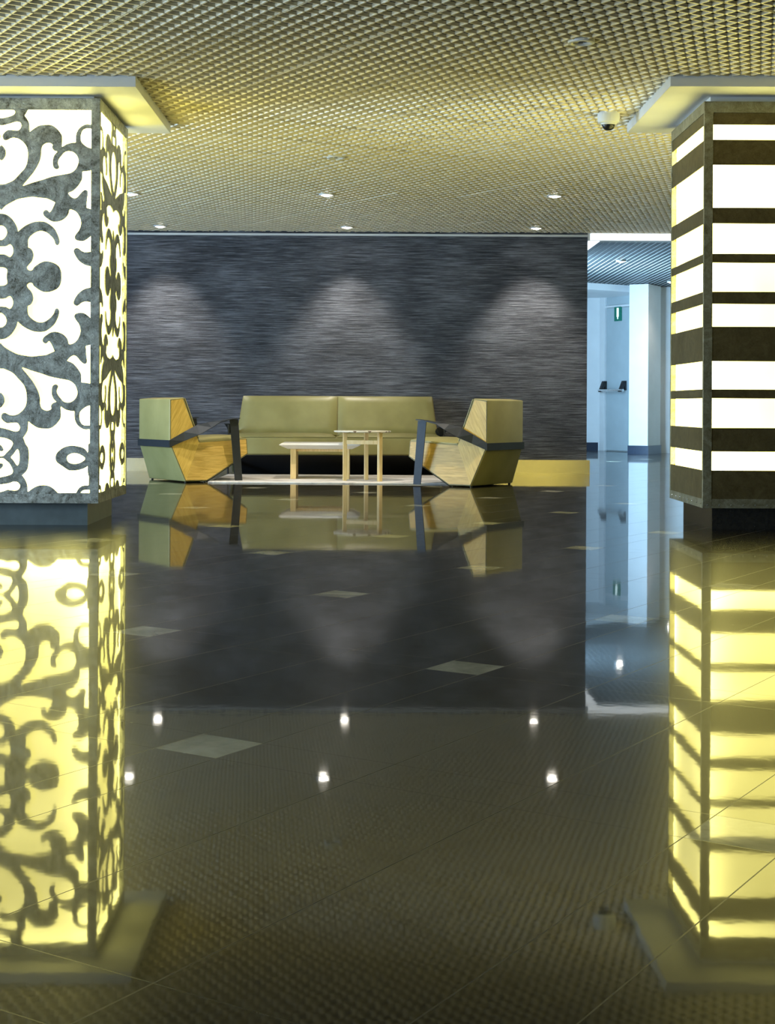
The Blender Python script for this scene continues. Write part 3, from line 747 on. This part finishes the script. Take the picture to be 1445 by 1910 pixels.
beam(Vector(legs[0])+d*0.02, Vector(legs[1])-d*0.02, 0.012, 0.384, 0.426).build('stretcher', MLW, t, 0.002)
mid = (Vector(legs[0])+Vector(legs[1]))/2
beam(mid, Vector(legs[2]), 0.012, 0.384, 0.426).build('stretcher', MLW, t, 0.002)

# ------------------------------------------------------------------ ceiling fittings
def downlight(name, lab, x, y, on, group, power=0, tilt=0, ang=80, z=H):
    r = root(name, lab, 'ceiling light', (x, y, z), 0, group)
    b = MBD(); b.lathe([(0.052, 0.03), (0.050, -0.004), (0.060, -0.010), (0.076, -0.008), (0.078, 0.002), (0.078, 0.03)], 40)
    b.build('trim_ring', MWH, r, smooth=True)
    if on:
        MBD().lathe([(0.0001, -0.022), (0.02, -0.020), (0.04, -0.012), (0.051, 0.002)], 32).build('lens', MLAMP, r, smooth=True)
        d_ = bpy.data.lights.new('spot', 'SPOT'); d_.energy = power; d_.spot_size = R(ang); d_.spot_blend = 0.85; d_.color = (1.0, 0.91, 0.78); d_.shadow_soft_size = 0.035
        l = bpy.data.objects.new('spot', d_); C.objects.link(l); l.parent = r; l.location = (0, 0, -0.035); l.rotation_euler = (R(tilt), 0, 0)
    else:
        ln_ = MBD().lathe([(0.0001, 0.012), (0.03, 0.012), (0.051, 0.002)], 32).build('lens', MCHR, r, smooth=True)
        MBD().box(-0.014, 0.012, -0.02, 0.02, -0.004, 0.012).build('lamp_holder', MBLK, ln_, 0.003)
    return r
W3 = 'lit downlights washing the dark wall'
for nm, x in (('left', -2.51), ('middle', -0.326), ('right', 1.889)):
    lab = {'left': 'leftmost of the three lit downlights close to the dark wall', 'middle': 'middle one of the three lit downlights close to the dark wall, above the sofa', 'right': 'rightmost of the three lit downlights close to the dark wall'}[nm]
    downlight('recessed_downlight', lab, x, 18.2, True, W3, 125, 14, 74)
G2 = 'lit downlights in the row nearer the camera'
for nm, x, y in (('l', -2.41, 15.42), ('m', -0.478, 15.42), ('r', 1.784, 15.42)):
    lab = {'l': 'lit downlight just beside the scrollwork column in the nearer row', 'm': 'lit downlight at the centre of the nearer row above the tables', 'r': 'lit downlight in the nearer row above and right of the right armchair'}[nm]
    dl = downlight('recessed_downlight', lab, x, y, True, G2, 170, 0, 120)
    if nm == 'm':
        q = MBD(); pw = [(0.03, -0.05, -0.012), (0.035, -0.05, -0.04), (0.015, -0.05, -0.06), (-0.012, -0.05, -0.085), (-0.018, -0.05, -0.115)]
        for a_, b_ in zip(pw, pw[1:]): q.cyl(a_, b_, 0.0022, 8)
        q.build('loose_wire', MWH, dl)
G3 = 'unlit recessed ceiling spots'
downlight('recessed_downlight', 'unlit ceiling spot in the middle of the grid above the lounge', -0.33, 13.1, False, G3)
downlight('recessed_downlight', 'large unlit chrome ceiling spot nearest the camera at top right', 1.18, 8.92, False, G3)
G4 = 'corridor ceiling downlights'
downlight('recessed_downlight', 'lit downlight in the slatted corridor ceiling, the nearer one', 3.54, 22.3, True, G4, 40, 0, 110)
downlight('recessed_downlight', 'far lit corridor downlight half hidden by the striped column', 4.97, 26.0, True, G4, 30, 0, 110)

# dome camera
r = root('security_camera', 'white dome security camera on the ceiling beside the right column collar', 'camera', (1.665, 11.1, H))
MBD().lathe([(0.0001, 0.01), (0.078, 0.01), (0.079, -0.03), (0.074, -0.062), (0.05, -0.07), (0.0001, -0.07)], 40).build('housing', MWH, r, smooth=True)
MBD().lathe([(0.047, -0.068), (0.046, -0.085), (0.038, -0.104), (0.022, -0.116), (0.0001, -0.12)], 32).build('dome_lens', MBLK, r, smooth=True); dome = [c for c in r.children if c.name.startswith('dome_lens')][0]
MBD().lathe([(0.047, -0.068), (0.056, -0.070), (0.055, -0.078), (0.046, -0.080)], 32).build('dome_ring', MWH, dome, smooth=True)
